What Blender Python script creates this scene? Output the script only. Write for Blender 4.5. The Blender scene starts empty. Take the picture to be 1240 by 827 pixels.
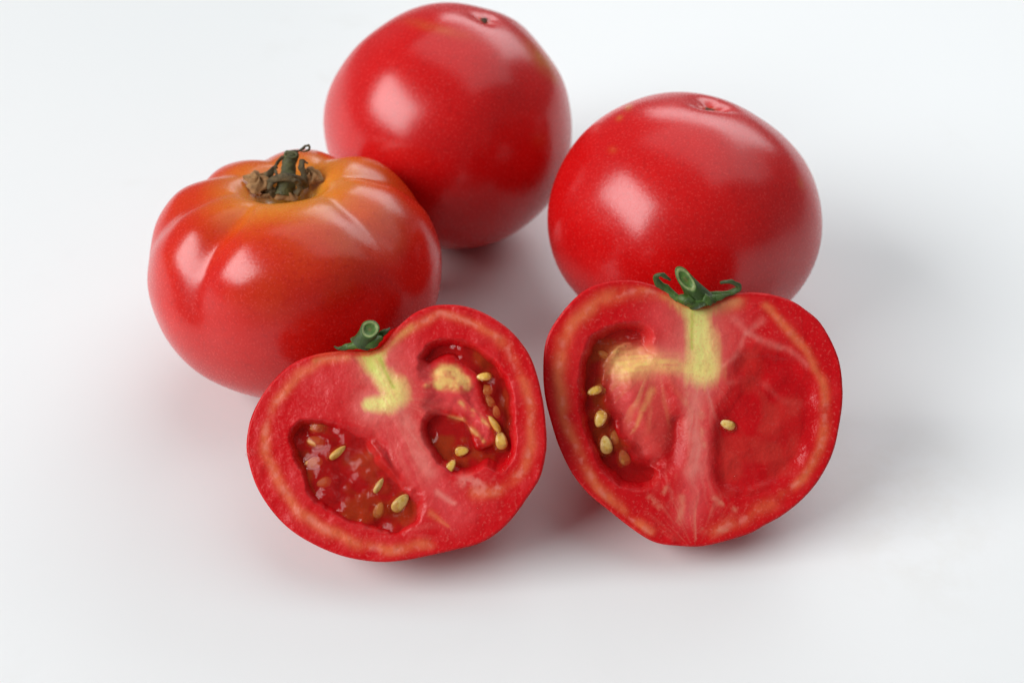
import bpy, math, random
import numpy as np
from mathutils import Vector

# ------------------------------------------------------------------ camera
scene = bpy.context.scene
PW, PH = 1240, 827                       # size of the photograph the pixel measurements refer to
ELEV, DIST, LENS = math.radians(39.0), 0.48, 50.0
FPX = LENS / 36.0 * PW
CAM = np.array([0.0, -math.cos(ELEV) * DIST, math.sin(ELEV) * DIST])
RIGHT = np.array([1.0, 0.0, 0.0])
UP = np.array([0.0, math.sin(ELEV), math.cos(ELEV)])
FW = np.array([0.0, math.cos(ELEV), -math.sin(ELEV)])
cd = bpy.data.cameras.new('camera'); cam = bpy.data.objects.new('camera', cd)
scene.collection.objects.link(cam); scene.camera = cam
cd.lens = LENS; cd.sensor_width = 36.0; cd.clip_start = 0.01; cd.clip_end = 20.0
cam.location = CAM; cam.rotation_euler = (math.pi / 2 - ELEV, 0, 0)
cd.dof.use_dof = True; cd.dof.focus_distance = 0.398; cd.dof.aperture_fstop = 11.0

# ------------------------------------------------------------------ light: an interior, window on the left
world = bpy.data.worlds.new('World'); scene.world = world; world.use_nodes = True
bg = world.node_tree.nodes['Background']
bg.inputs[0].default_value = (0.93, 0.97, 1.0, 1); bg.inputs[1].default_value = 0.15

def area(name, loc, target, sx, sy, power, col):
    l = bpy.data.lights.new(name, 'AREA'); l.shape = 'RECTANGLE'; l.size = sx; l.size_y = sy
    l.energy = power; l.color = col
    o = bpy.data.objects.new(name, l); scene.collection.objects.link(o); o.location = loc
    d = Vector(target) - Vector(loc); o.rotation_euler = d.to_track_quat('-Z', 'Y').to_euler()
    return o
area('window_light', (-1.71, -0.66, 1.30), (0.0, 0.0, 0.05), 1.75, 1.15, 53.0, (1.0, 1.0, 1.0))
area('back_window_light', (0.85, 2.2, 1.30), (0.0, 0.0, 0.05), 2.4, 1.0, 24.0, (0.95, 0.98, 1.0))
area('overhead_fill', (0.8, 0.9, 1.9), (0.4, 0.6, 0.0), 2.8, 2.6, 23.0, (0.97, 0.99, 1.0))  # added soft fill from above and behind, lifts the shadows on the right

scene.view_settings.view_transform = 'Standard'; scene.view_settings.look = 'None'
scene.view_settings.exposure = 0.0; scene.view_settings.gamma = 1.0
scene.view_settings.use_curve_mapping = False
scene.render.engine = 'CYCLES'

# ------------------------------------------------------------------ small helpers
def ray(px, py):
    return FW + RIGHT * ((px - PW / 2) / FPX) - UP * ((py - PH / 2) / FPX)
def project(P):
    d = P - CAM; t = d @ FW
    return np.stack([PW / 2 + (d @ RIGHT) / t * FPX, PH / 2 - (d @ UP) / t * FPX], -1), t
def unit(v):
    v = np.asarray(v, float); return v / np.linalg.norm(v)
def sstep(a, b, x):
    t = np.clip((x - a) / (b - a), 0, 1); return t * t * (3 - 2 * t)
def _hash(i, j, k, seed):
    n = (i * 374761393 + j * 668265263 + k * 2147483647 + seed * 1274126177) & 0xffffffff
    n = ((n ^ (n >> 13)) * 1274126177) & 0xffffffff
    return ((n ^ (n >> 16)) & 0xffff) / 65535.0
def vnoise(P, seed=0):
    P = np.asarray(P, float)
    if P.shape[-1] == 2: P = np.concatenate([P, np.zeros(P.shape[:-1] + (1,))], -1)
    I = np.floor(P).astype(np.int64); F = P - I; F = F * F * (3 - 2 * F)
    r = 0
    for a in (0, 1):
        for b in (0, 1):
            for c in (0, 1):
                w = (F[..., 0] if a else 1 - F[..., 0]) * (F[..., 1] if b else 1 - F[..., 1]) * (F[..., 2] if c else 1 - F[..., 2])
                r = r + w * _hash(I[..., 0] + a, I[..., 1] + b, I[..., 2] + c, seed)
    return r
def fbm(P, seed=0, octs=3):
    r = 0; a = 0.5; P = np.asarray(P, float)
    for o in range(octs):
        r = r + a * vnoise(P * 2 ** o, seed + 17 * o); a *= 0.5
    return r / (1 - 0.5 ** octs)
def poly_dist(Q, pts, closed=False):
    pts = np.asarray(pts, float); n = len(pts); best = np.full(len(Q), 1e9); tt = np.zeros(len(Q))
    m = n if closed else n - 1
    for i in range(m):
        a = pts[i]; b = pts[(i + 1) % n]; ab = b - a
        t = np.clip(((Q - a) @ ab) / max(ab @ ab, 1e-9), 0, 1)
        d = np.hypot(*(Q - a - t[:, None] * ab).T)
        k = d < best; best = np.where(k, d, best); tt = np.where(k, (i + t) / m, tt)
    return best, tt
def poly_sdf(Q, pts):                     # negative inside
    pts = np.asarray(pts, float)
    d, _ = poly_dist(Q, pts, True); ins = np.zeros(len(Q), bool); n = len(pts)
    for i in range(n):
        a = pts[i]; b = pts[(i + 1) % n]
        if a[1] == b[1]: continue
        c = ((a[1] > Q[:, 1]) != (b[1] > Q[:, 1])) & (Q[:, 0] < (b[0] - a[0]) * (Q[:, 1] - a[1]) / (b[1] - a[1]) + a[0])
        ins ^= c
    return np.where(ins, -d, d)
def smooth_curve(pts, n, closed):
    pts = np.asarray(pts, float); m = len(pts); out = []
    segs = m if closed else m - 1
    for s in np.linspace(0, segs, n, endpoint=not closed):
        i = min(int(s), segs - 1); t = s - i
        g = (lambda k: pts[k % m]) if closed else (lambda k: pts[min(max(k, 0), m - 1)])
        p0, p1, p2, p3 = g(i - 1), g(i), g(i + 1), g(i + 2)
        out.append(0.5 * (2 * p1 + (p2 - p0) * t + (2 * p0 - 5 * p1 + 4 * p2 - p3) * t * t + (3 * p1 - p0 - 3 * p2 + p3) * t ** 3))
    return np.array(out)
def resample(pts, n, closed=False):
    p = np.vstack([pts, pts[:1]]) if closed else pts
    L = np.r_[0, np.cumsum(np.linalg.norm(np.diff(p, axis=0), axis=1))]
    s = np.linspace(0, L[-1], n, endpoint=not closed)
    return np.stack([np.interp(s, L, p[:, k]) for k in range(p.shape[1])], -1)
def srgb(r, g, b):
    c = np.array([r, g, b], float) / 255.0
    return np.where(c <= 0.04045, c / 12.92, ((c + 0.055) / 1.055) ** 2.4)

def oriented(V, F, toward=None):
    V = np.asarray(V, float); c = V.mean(0); s = 0.0
    for f in F[::max(1, len(F) // 4000)]:
        p = V[list(f)]; n = np.cross(p[1] - p[0], p[2] - p[1])
        s += n @ (toward if toward is not None else p.mean(0) - c)
    return F if s > 0 else [tuple(reversed(f)) for f in F]
def build(name, V, F, mat, parent=None, col=None, attrs=None, smooth=True, origin=None, toward=None):
    """link one mesh object; V is in world metres and is stored relative to its top-level thing's base"""
    F = oriented(V, F, toward)
    org = np.zeros(3) if origin is None else np.asarray(origin, float)
    me = bpy.data.meshes.new(name)
    me.from_pydata((np.asarray(V) - org).tolist(), [], [list(map(int, f)) for f in F])
    if col is not None:
        a = me.color_attributes.new('Col', 'FLOAT_COLOR', 'POINT')
        a.data.foreach_set('color', np.c_[col, np.ones(len(col))].astype(np.float32).ravel())
    for k, v in (attrs or {}).items():
        a = me.attributes.new(k, 'FLOAT', 'POINT'); a.data.foreach_set('value', np.asarray(v, np.float32))
    if smooth: me.polygons.foreach_set('use_smooth', [True] * len(me.polygons))
    me.materials.append(mat); me.update()
    o = bpy.data.objects.new(name, me); scene.collection.objects.link(o)
    if parent is not None: o.parent = parent
    return o
def thing(name, label, cat, loc, group=None):
    o = bpy.data.objects.new(name, None); scene.collection.objects.link(o)
    o.location = loc; o.empty_display_size = 0.02
    o['label'] = label; o['category'] = cat
    if group: o['group'] = group
    return o
def grid_faces(nu, nv, wrap):
    F = []
    for j in range(nv - 1):
        for i in range(nu if wrap else nu - 1):
            a = j * nu + i; b = j * nu + (i + 1) % nu
            F.append((a, b, b + nu, a + nu))
    return F

# ------------------------------------------------------------------ materials
class NT:
    def __init__(s, name):
        s.m = bpy.data.materials.new(name); s.m.use_nodes = True; s.t = s.m.node_tree; s.n = s.t.nodes
        s.p = s.n['Principled BSDF']; s.tc = s.n.new('ShaderNodeTexCoord')
    def L(s, a, b): s.t.links.new(a, b)
    def noise(s, scale, detail=2, rough=0.5, off=(0, 0, 0)):
        n = s.n.new('ShaderNodeTexNoise'); n.inputs['Scale'].default_value = scale
        n.inputs['Detail'].default_value = detail; n.inputs['Roughness'].default_value = rough
        mp = s.n.new('ShaderNodeMapping'); mp.inputs['Location'].default_value = off
        s.L(s.tc.outputs['Object'], mp.inputs[0]); s.L(mp.outputs[0], n.inputs['Vector']); return n.outputs['Fac']
    def ramp(s, x, a, b, v0=0.0, v1=1.0):
        r = s.n.new('ShaderNodeMapRange'); r.inputs[1].default_value = a; r.inputs[2].default_value = b
        r.inputs[3].default_value = v0; r.inputs[4].default_value = v1; s.L(x, r.inputs[0]); return r.outputs[0]
    def mix(s, f, a, b, mode='MIX'):
        m = s.n.new('ShaderNodeMix'); m.data_type = 'RGBA'; m.blend_type = mode
        for sock, v in ((m.inputs[0], f), (m.inputs[6], a), (m.inputs[7], b)):
            if isinstance(v, (int, float)): sock.default_value = v
            elif isinstance(v, (tuple, list, np.ndarray)): sock.default_value = (*[float(q) for q in v][:3], 1)
            else: s.L(v, sock)
        return m.outputs[2]
    def math(s, op, a, b):
        m = s.n.new('ShaderNodeMath'); m.operation = op
        for sock, v in zip(m.inputs, (a, b)):
            if isinstance(v, (int, float)): sock.default_value = v
            else: s.L(v, sock)
        return m.outputs[0]
    def attr(s, name):
        a = s.n.new('ShaderNodeAttribute'); a.attribute_name = name; return a
    def bump(s, h, strength, dist):
        b = s.n.new('ShaderNodeBump'); b.inputs['Strength'].default_value = strength; b.inputs['Distance'].default_value = dist
        s.L(h, b.inputs['Height']); s.L(b.outputs[0], s.p.inputs['Normal'])
    def set(s, **k):
        for n, v in k.items(): s.p.inputs[n.replace('_', ' ')].default_value = v

def skin_material():
    t = NT('tomato_skin'); col = t.attr('Col').outputs['Color']
    mott = t.noise(55, 3, 0.55); fine = t.noise(1500, 2, 0.6); fine2 = t.noise(750, 1, 0.5, (3, 1, 2))
    c = t.mix(t.ramp(mott, 0.35, 0.7, 0.0, 0.35), col, (0.50, 0.0035, 0.0045), 'MIX')
    c = t.mix(t.ramp(mott, 0.5, 0.3, 0.0, 0.25), c, (0.70, 0.010, 0.008))
    c = t.mix(t.ramp(fine, 0.54, 0.78, 0.0, 0.42), c, (0.82, 0.065, 0.055))
    c = t.mix(t.ramp(fine2, 0.48, 0.25, 0.0, 0.45), c, (0.44, 0.003, 0.004))
    c = t.mix(t.attr('keep').outputs['Fac'], c, col)
    t.L(c, t.p.inputs['Base Color'])
    t.L(t.math('ADD', t.ramp(fine, 0.3, 0.7, 0.19, 0.30), t.math('MULTIPLY', t.attr('rough').outputs['Fac'], 0.5)), t.p.inputs['Roughness'])
    t.set(Subsurface_Weight=0.18, Subsurface_Radius=(1.0, 0.18, 0.12), Subsurface_Scale=0.003, IOR=1.45, Specular_IOR_Level=0.60)
    t.bump(t.math('ADD', fine, t.math('MULTIPLY', fine2, 0.6)), 0.07, 0.0004)
    return t.m
def flesh_material():
    t = NT('tomato_flesh'); col = t.attr('Col').outputs['Color']; wet = t.attr('wet').outputs['Fac']
    fine = t.noise(1300, 2, 0.6); mid = t.noise(420, 3, 0.6, (2, 5, 1)); big = t.noise(130, 3, 0.6, (7, 1, 3))
    dry = t.math('SUBTRACT', 1.0, wet)
    c = t.mix(t.math('MULTIPLY', t.ramp(fine, 0.56, 0.70, 0.0, 0.34), dry), col, (0.85, 0.18, 0.15))
    c = t.mix(t.ramp(mid, 0.5, 0.75, 0.0, 0.22), c, (0.48, 0.012, 0.014))
    t.L(c, t.p.inputs['Base Color'])
    t.L(t.math('ADD', t.math('MULTIPLY', dry, 0.25), t.ramp(mid, 0.3, 0.7, 0.10, 0.22)), t.p.inputs['Roughness'])
    t.set(Subsurface_Weight=0.12, Subsurface_Radius=(1.0, 0.25, 0.15), Subsurface_Scale=0.0012, IOR=1.4, Specular_IOR_Level=0.30)
    h = t.math('ADD', t.math('MULTIPLY', fine, 0.5), t.math('ADD', mid, t.math('MULTIPLY', t.math('MULTIPLY', big, wet), 3.0)))
    t.bump(h, 0.35, 0.0006)
    return t.m
def gel_material():
    t = NT('tomato_gel'); col = t.attr('Col').outputs['Color']
    t.L(col, t.p.inputs['Base Color'])
    n = t.noise(260, 2, 0.5)
    t.set(Roughness=0.07, IOR=1.4, Specular_IOR_Level=0.4)
    t.L(t.attr('opacity').outputs['Fac'], t.p.inputs['Alpha'])
    t.bump(n, 0.5, 0.001)
    return t.m
def simple(name, c1, c2, scale, rough, bump=0.3, sss=0.0, dist=0.0005, use_col=False):
    t = NT(name); n = t.noise(scale, 4, 0.6)
    if use_col:
        base = t.attr('Col').outputs['Color']
        c = t.mix(t.ramp(n, 0.4, 0.7, 0, 0.45), base, c2)
    else:
        c = t.mix(t.ramp(n, 0.3, 0.7), c1, c2)
    t.L(c, t.p.inputs['Base Color']); t.set(Roughness=rough)
    if sss: t.set(Subsurface_Weight=sss, Subsurface_Radius=(1, .8, .4), Subsurface_Scale=0.001)
    t.bump(n, bump, dist); return t.m

def let_light_through(m, amount):
    """ripe flesh passes some red light on to the table below"""
    t = m.node_tree; out = t.nodes['Material Output']; pr = t.nodes['Principled BSDF']
    tr = t.nodes.new('ShaderNodeBsdfTranslucent'); tr.inputs['Color'].default_value = (0.95, 0.03, 0.02, 1)
    mx = t.nodes.new('ShaderNodeMixShader'); mx.inputs[0].default_value = amount
    t.links.new(pr.outputs[0], mx.inputs[1]); t.links.new(tr.outputs[0], mx.inputs[2]); t.links.new(mx.outputs[0], out.inputs['Surface'])
    return m
M_skin = skin_material(); M_flesh = let_light_through(flesh_material(), 0.08); M_half_skin = let_light_through(skin_material(), 0.40); M_half_skin.name = 'half_tomato_skin'; M_gel = gel_material()
def seed_material():
    t = NT('tomato_seed'); n = t.noise(1.6, 3, 0.6); oi = t.n.new('ShaderNodeObjectInfo')
    c = t.mix(t.ramp(n, 0.35, 0.65), (0.62, 0.36, 0.06), (0.82, 0.62, 0.24))
    c = t.mix(t.ramp(oi.outputs['Random'], 0, 1, 0.0, 0.6), c, (0.80, 0.46, 0.04))
    t.L(c, t.p.inputs['Base Color']); t.set(Roughness=0.2, Subsurface_Weight=0.2, Subsurface_Radius=(1, .7, .3), Subsurface_Scale=0.001)
    t.bump(n, 0.08, 0.2); return t.m
M_seed = seed_material()
M_seed_gel = simple('tomato_seed_in_gel', (0.58, 0.20, 0.03), (0.68, 0.34, 0.08), 700, 0.2, 0.2, 0.2)
M_green = simple('green_calyx', (0, 0, 0), srgb(28, 46, 18), 900, 0.5, 0.5, 0.1, use_col=True)
M_dry = simple('dried_calyx', srgb(104, 88, 56), srgb(56, 48, 28), 700, 0.75, 0.8, dist=0.001)
M_drystem = simple('dried_stem', srgb(92, 92, 48), srgb(56, 54, 28), 600, 0.65, 0.7, dist=0.0008)
M_cork = simple('corky_scar', srgb(176, 132, 84), srgb(112, 78, 44), 420, 0.8, 0.8, dist=0.001)
M_scar = simple('blossom_scar', srgb(96, 66, 34), srgb(40, 26, 14), 900, 0.8, 0.8)

# ------------------------------------------------------------------ the white table top
def table_material():
    t = NT('white_table'); n = t.noise(3.0, 3, 0.5); st = t.noise(38, 5, 0.65, (0.31, 0.12, 0)); mask = t.noise(7.0, 2, 0.5, (1.7, 0.4, 0))
    f = t.math('MULTIPLY', t.ramp(st, 0.52, 0.75), t.ramp(mask, 0.55, 0.72))
    c = t.mix(t.ramp(n, 0.3, 0.7), (0.80, 0.82, 0.825), (0.82, 0.83, 0.83))
    c = t.mix(t.math('MULTIPLY', f, 0.35), c, (0.62, 0.60, 0.55))
    g = t.n.new('ShaderNodeTexGradient'); g.gradient_type = 'SPHERICAL'; mp = t.n.new('ShaderNodeMapping'); mp.vector_type = 'TEXTURE'
    mp.inputs['Location'].default_value = (0.116, -0.078, 0); mp.inputs['Scale'].default_value = (0.034, 0.05, 1)
    t.L(t.tc.outputs['Object'], mp.inputs[0]); t.L(mp.outputs[0], g.inputs[0])
    sm = t.math('MULTIPLY', t.ramp(g.outputs['Fac'], 0.0, 0.6), t.ramp(t.noise(55, 4, 0.7), 0.42, 0.62))
    c = t.mix(t.math('MULTIPLY', sm, 0.17), c, (0.66, 0.62, 0.55))
    t.L(c, t.p.inputs['Base Color']); t.set(Roughness=0.38, Specular_IOR_Level=0.3)
    t.bump(t.noise(60, 4, 0.6), 0.05, 0.001); return t.m
tw, td, th = 1.1, 0.9, 0.03
TV = [(-tw, -td, 0), (tw, -td, 0), (tw, td, 0), (-tw, td, 0), (-tw, -td, -th), (tw, -td, -th), (tw, td, -th), (-tw, td, -th)]
tb = build('table_top', TV, [(0, 1, 2, 3), (7, 6, 5, 4), (0, 4, 5, 1), (1, 5, 6, 2), (2, 6, 7, 3), (3, 7, 4, 0)], table_material(), smooth=False)
tb['kind'] = 'structure'; tb['label'] = 'smooth white table top with faint dried smears'

# ------------------------------------------------------------------ whole tomatoes
NU, NV = 288, 180
def basis_from_axis(ax, spin):
    z = unit(ax); x = unit(np.cross([0, 1, 0.0], z)); y = np.cross(z, x)
    c, s = math.cos(spin), math.sin(spin)
    return np.stack([c * x + s * y, -s * x + c * y, z], 0)      # rows are local axes in the world
def body(shape):
    th_ = np.linspace(0, 2 * np.pi, NU, endpoint=False); ph = np.linspace(0.004, np.pi - 0.004, NV)
    T, Pp = np.meshgrid(th_, ph); return shape(T.ravel(), Pp.ravel()), T.ravel(), Pp.ravel()
def place(local, Bs, px, py, rpx):
    """rest the body on the table so that its centre lies on the ray through (px, py) and its radius spans rpx pixels"""
    d = ray(px, py); t = 0.5
    for _ in range(12):
        R = t * rpx / FPX; V = CAM + t * d + (local * R) @ Bs
        t *= CAM[2] / (CAM[2] - V[:, 2].min())
    R = t * rpx / FPX; c = CAM + t * d
    return c + (local * R) @ Bs, c, R
def blob(pix, facing, spots):
    r = np.zeros(len(pix))
    for x, y, sx, sy, ang, w in spots:
        a = math.radians(ang); q = pix - (x, y)
        u = (q[:, 0] * math.cos(a) + q[:, 1] * math.sin(a)) / sx; v = (-q[:, 0] * math.sin(a) + q[:, 1] * math.cos(a)) / sy
        r = np.maximum(r, w * np.exp(-(u * u + v * v)))
    return r * facing
def caps(F):
    return F + [tuple(range(NU - 1, -1, -1)), tuple(range((NV - 1) * NU, NV * NU))]
def vnormals(V):
    G = V.reshape(NV, NU, 3); du = np.roll(G, -1, 1) - np.roll(G, 1, 1); dv = np.gradient(G, axis=0)
    n = np.cross(dv, du); n /= np.linalg.norm(n, axis=-1, keepdims=True) + 1e-12
    return n.reshape(-1, 3)
RED = np.array([0.61, 0.0035, 0.0042])
def lerp(a, b, f): return a + (np.asarray(b) - a) * f[:, None]

# --- ribbed tomato with its dried stalk
PROF = smooth_curve([(0.0, .40), (.08, .405), (.155, .46), (.235, .56), (.36, .63), (.55, .64), (.76, .565), (.92, .37), (.985, .11), (.995, -.09), (.95, -.31), (.84, -.53), (.66, -.70), (.42, -.80), (.2, -.825), (0.0, -.83)], 600, False)
PROF = resample(PROF * (1.0, 0.965), 600)
def shape_ribbed(T, P):
    u = P / np.pi; r = np.interp(u, np.linspace(0, 1, 600), PROF[:, 0]); z = np.interp(u, np.linspace(0, 1, 600), PROF[:, 1])
    creases = [(-2.03, .17, .12), (-0.60, .21, .085), (-2.85, .17, .07), (0.30, .17, .09), (1.1, .17, .09), (1.9, .17, .08), (2.6, .17, .09)]
    k = 1.0 + 0 * T; dz = 0 * T
    for a, w, amp in creases:
        end = 0.60 if a == -2.03 else 0.50
        prof = sstep(0.10, 0.27, u) * sstep(end, 0.30, u)
        d = np.abs((T - a + 0.10 * np.sin(9 * u + a) + np.pi) % (2 * np.pi) - np.pi)
        g = np.exp(-(np.sqrt(d * d + 0.009) - 0.095) / w)
        k = k - amp * g * prof * 0.70; dz = dz - amp * g * prof * 0.75
    z = z + dz
    x, y = r * k * np.cos(T), r * k * np.sin(T)
    n = fbm(np.stack([x, y, z], -1) * 1.3 + 5, 3, 2) - 0.5
    return np.stack([x, y, z], -1) * (1 + 0.06 * n)[:, None]
loc, T, P = body(shape_ribbed)
Bs = basis_from_axis((-0.04, 0.17, 1.0), 0.0)
V, cA, RA = place(loc, Bs, 358, 320, 178)
pix, _ = project(V); N = vnormals(V); facing = ((CAM - V) * N).sum(1) > 0
rr = np.hypot(loc[:, 0], loc[:, 1]); top = sstep(-0.05, 0.35, loc[:, 2])
nz = fbm(loc * 2.2, 9, 3)
sh = sstep(1.08, 0.52, rr + 0.6 * (nz - 0.5)) * top
side = sstep(-0.9, 0.7, loc[:, 0] + 0.3)                              # the right shoulder ripened least
col = np.tile((0.60, 0.009, 0.0045), (len(V), 1))
col = lerp(col, (0.62, 0.120, 0.007), sh * (0.18 + 0.80 * side) * 0.85)
col = lerp(col, (0.74, 0.27, 0.018), sstep(0.72, 0.26, rr + 0.4 * (nz - 0.5)) * top * (0.25 + 0.65 * side))
col = lerp(col, (0.70, 0.44, 0.05), sstep(0.27, 0.13, rr) * top * 0.75)
base = (cA[0], cA[1], 0.0)
tomA = thing('whole_tomato', 'ribbed red tomato with orange shoulders and a dried brown stalk', 'tomato', base)
build('skin', V, caps(grid_faces(NU, NV, True)), M_skin, tomA, col, {'keep': sh * 0.5, 'rough': np.zeros(len(V))}, origin=base)

# sweeps for stalks and sepals
def sweep(pts, wid, thk, n=28, m=10, closed_end=True, twist=0.0):
    """pts (k,3) world; wid/thk half sizes in metres per control point"""
    k = len(pts); C = smooth_curve(pts, n, False)
    xs = np.linspace(0, k - 1, n); W = np.interp(xs, range(k), wid); H = np.interp(xs, range(k), thk)
    Tg = np.gradient(C, axis=0); V = []
    for i in range(n):
        t = unit(Tg[i]); w = np.cross(t, -FW); w = unit(w if np.linalg.norm(w) > 1e-4 else np.cross(t, UP)); h = np.cross(w, t)
        a0 = twist * i / n
        for j in range(m):
            a = 2 * np.pi * j / m + 0.0
            u, v = math.cos(a) * W[i], math.sin(a) * H[i]
            V.append(C[i] + w * (u * math.cos(a0) - v * math.sin(a0)) + h * (u * math.sin(a0) + v * math.cos(a0)))
    V = np.array(V); F = grid_faces(m, n, True) + [tuple(range(m - 1, -1, -1)), tuple(range((n - 1) * m, n * m))]
    return V, F
def at_depth(ref):
    tref = (np.asarray(ref) - CAM) @ FW
    return (lambda px, py, dz=0.0: CAM + ray(px, py) * (tref - dz)), tref / FPX

stemA = cA + (np.array([0.0, 0.0, 0.40]) * RA) @ Bs
pa, mpp = at_depth(stemA)
Z8 = lambda x, y: (280 + x / 8.857, 165 + y / 8.857)
def zp(f, lst, zf): return np.array([f(*zf(x, y), dz) for x, y, dz in lst])
# corky ring
def cork(name, cx, cy, rx, ry, dz, seed):
    n, m = 26, 9; V = []
    for j in range(m):
        q = (j / (m - 1)) * math.pi / 2
        for i in range(n):
            a = 2 * math.pi * i / n; k = 1 + 0.22 * math.sin(3 * a + seed) + 0.13 * math.sin(7 * a + 2 * seed)
            hgt = 0.0018 * math.cos(q) * (1 + 0.5 * math.sin(5 * a + seed + 4 * q))
            V.append(pa(cx, cy, dz) + RIGHT * math.cos(a) * rx * mpp * k * math.sin(q) + np.array([0, 1, 0.25]) * math.sin(a) * ry * mpp * k * math.sin(q) + np.array([0, 0, 1.0]) * hgt)
    V = np.array(V); F = grid_faces(n, m, True) + [tuple(range(n - 1, -1, -1))]
    return build(name, V, F, M_cork, tomA, origin=base)
# calyx collar, stalk and sepals
ringV, ringF = sweep(zp(pa, [(370, 520, .0015), (450, 470, .004), (560, 440, .0055), (660, 450, .0055), (760, 480, .003), (800, 530, .001)], Z8), np.array([3, 4.5, 5, 5, 4.5, 3]) * mpp, np.array([2, 2, 2, 2, 2, 2]) * mpp)
calA = build('calyx', ringV, ringF, M_dry, tomA, origin=base)
sV, sF = sweep(zp(pa, [(560, 640, .001), (590, 520, .001), (605, 400, .0005), (625, 290, 0), (645, 205, -.001)], Z8), np.array([12, 11, 9.0, 8.6, 9.6]) * mpp, np.array([12, 11, 9, 8.5, 8.8]) * mpp, 26, 16)
sV = sV + (vnoise(sV * 1100, 5)[:, None] - .5) * 0.0009
stA = build('stem', sV, sF, M_drystem, tomA, origin=base)
tip = np.array([pa(*Z8(640 + 66 * math.cos(a), 205 + 30 * math.sin(a)), 0.0012 + 0.0005 * math.sin(a)) for a in np.linspace(0, 2 * math.pi, 9)])
tV, tF = sweep(tip, np.full(9, 1.5) * mpp, np.full(9, 1.5) * mpp, 26, 8)
build('stem_rim', tV, tF, M_drystem, stA, origin=base)
for lst, w, h in [
    ([(560, 225, .001), (490, 290, .0015), (430, 380, .002), (375, 450, .002), (350, 520, .001)], [1.6, 2.2, 3.4, 4.2, 2.5], [1, 1, 1.3, 1.4, 1]),
    ([(800, 560, .0), (785, 440, .001), (760, 350, .0015), (755, 270, .001), (790, 275, .0), (818, 295, -.001)], [4.5, 4.0, 4.0, 3.6, 2.6, 1.0], [1.5, 1.5, 1.5, 1.2, 1, .8]),
    ([(600, 190, .001), (660, 165, .0), (730, 155, -.001), (790, 110, -.001), (830, 100, -.001), (848, 130, -.001), (810, 160, 0), (750, 162, 0)], [2.6, 2.2, 1.6, 1.4, 1.6, 1.6, 1.5, 0.8], [1.2, 1, .8, .8, .8, .8, .8, .6]),
    ([(470, 640, .002), (440, 590, .003), (425, 540, .004), (440, 500, .0045)], [4.5, 5, 4.5, 3], [2, 2, 2, 2]),
    ([(430, 640, .001), (380, 590, .002), (350, 610, .001), (310, 590, 0.0)], [3.2, 3, 3, 1.4], [1, 1, 1, .8]),
    ([(560, 500, .001), (500, 430, .0), (470, 350, -.001), (500, 345, -.002)], [3, 2.6, 2.2, 1], [1, 1, 1, .8]),
    ([(700, 620, .003), (735, 560, .004), (720, 500, .005), (640, 470, .006)], [4, 3.6, 3.4, 2], [1.5, 1.5, 1.5, 1.2])]:
    v, f = sweep(zp(pa, lst, Z8), np.array(w) * mpp, np.array(h) * mpp, 26, 8, twist=0.6)
    v = v + (np.stack([vnoise(v * 900, q) for q in (1, 2, 3)], -1) - .5) * 0.0008
    build('sepal', v, f, M_dry, calA, origin=base)
cork('corky_scar', 314, 221, 19, 15, 0.0012, 0.7); cork('corky_scar', 376, 215, 14, 12, -0.001, 2.3); cork('corky_scar', 342, 236, 22, 10, 0.001, 4.0)

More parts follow.
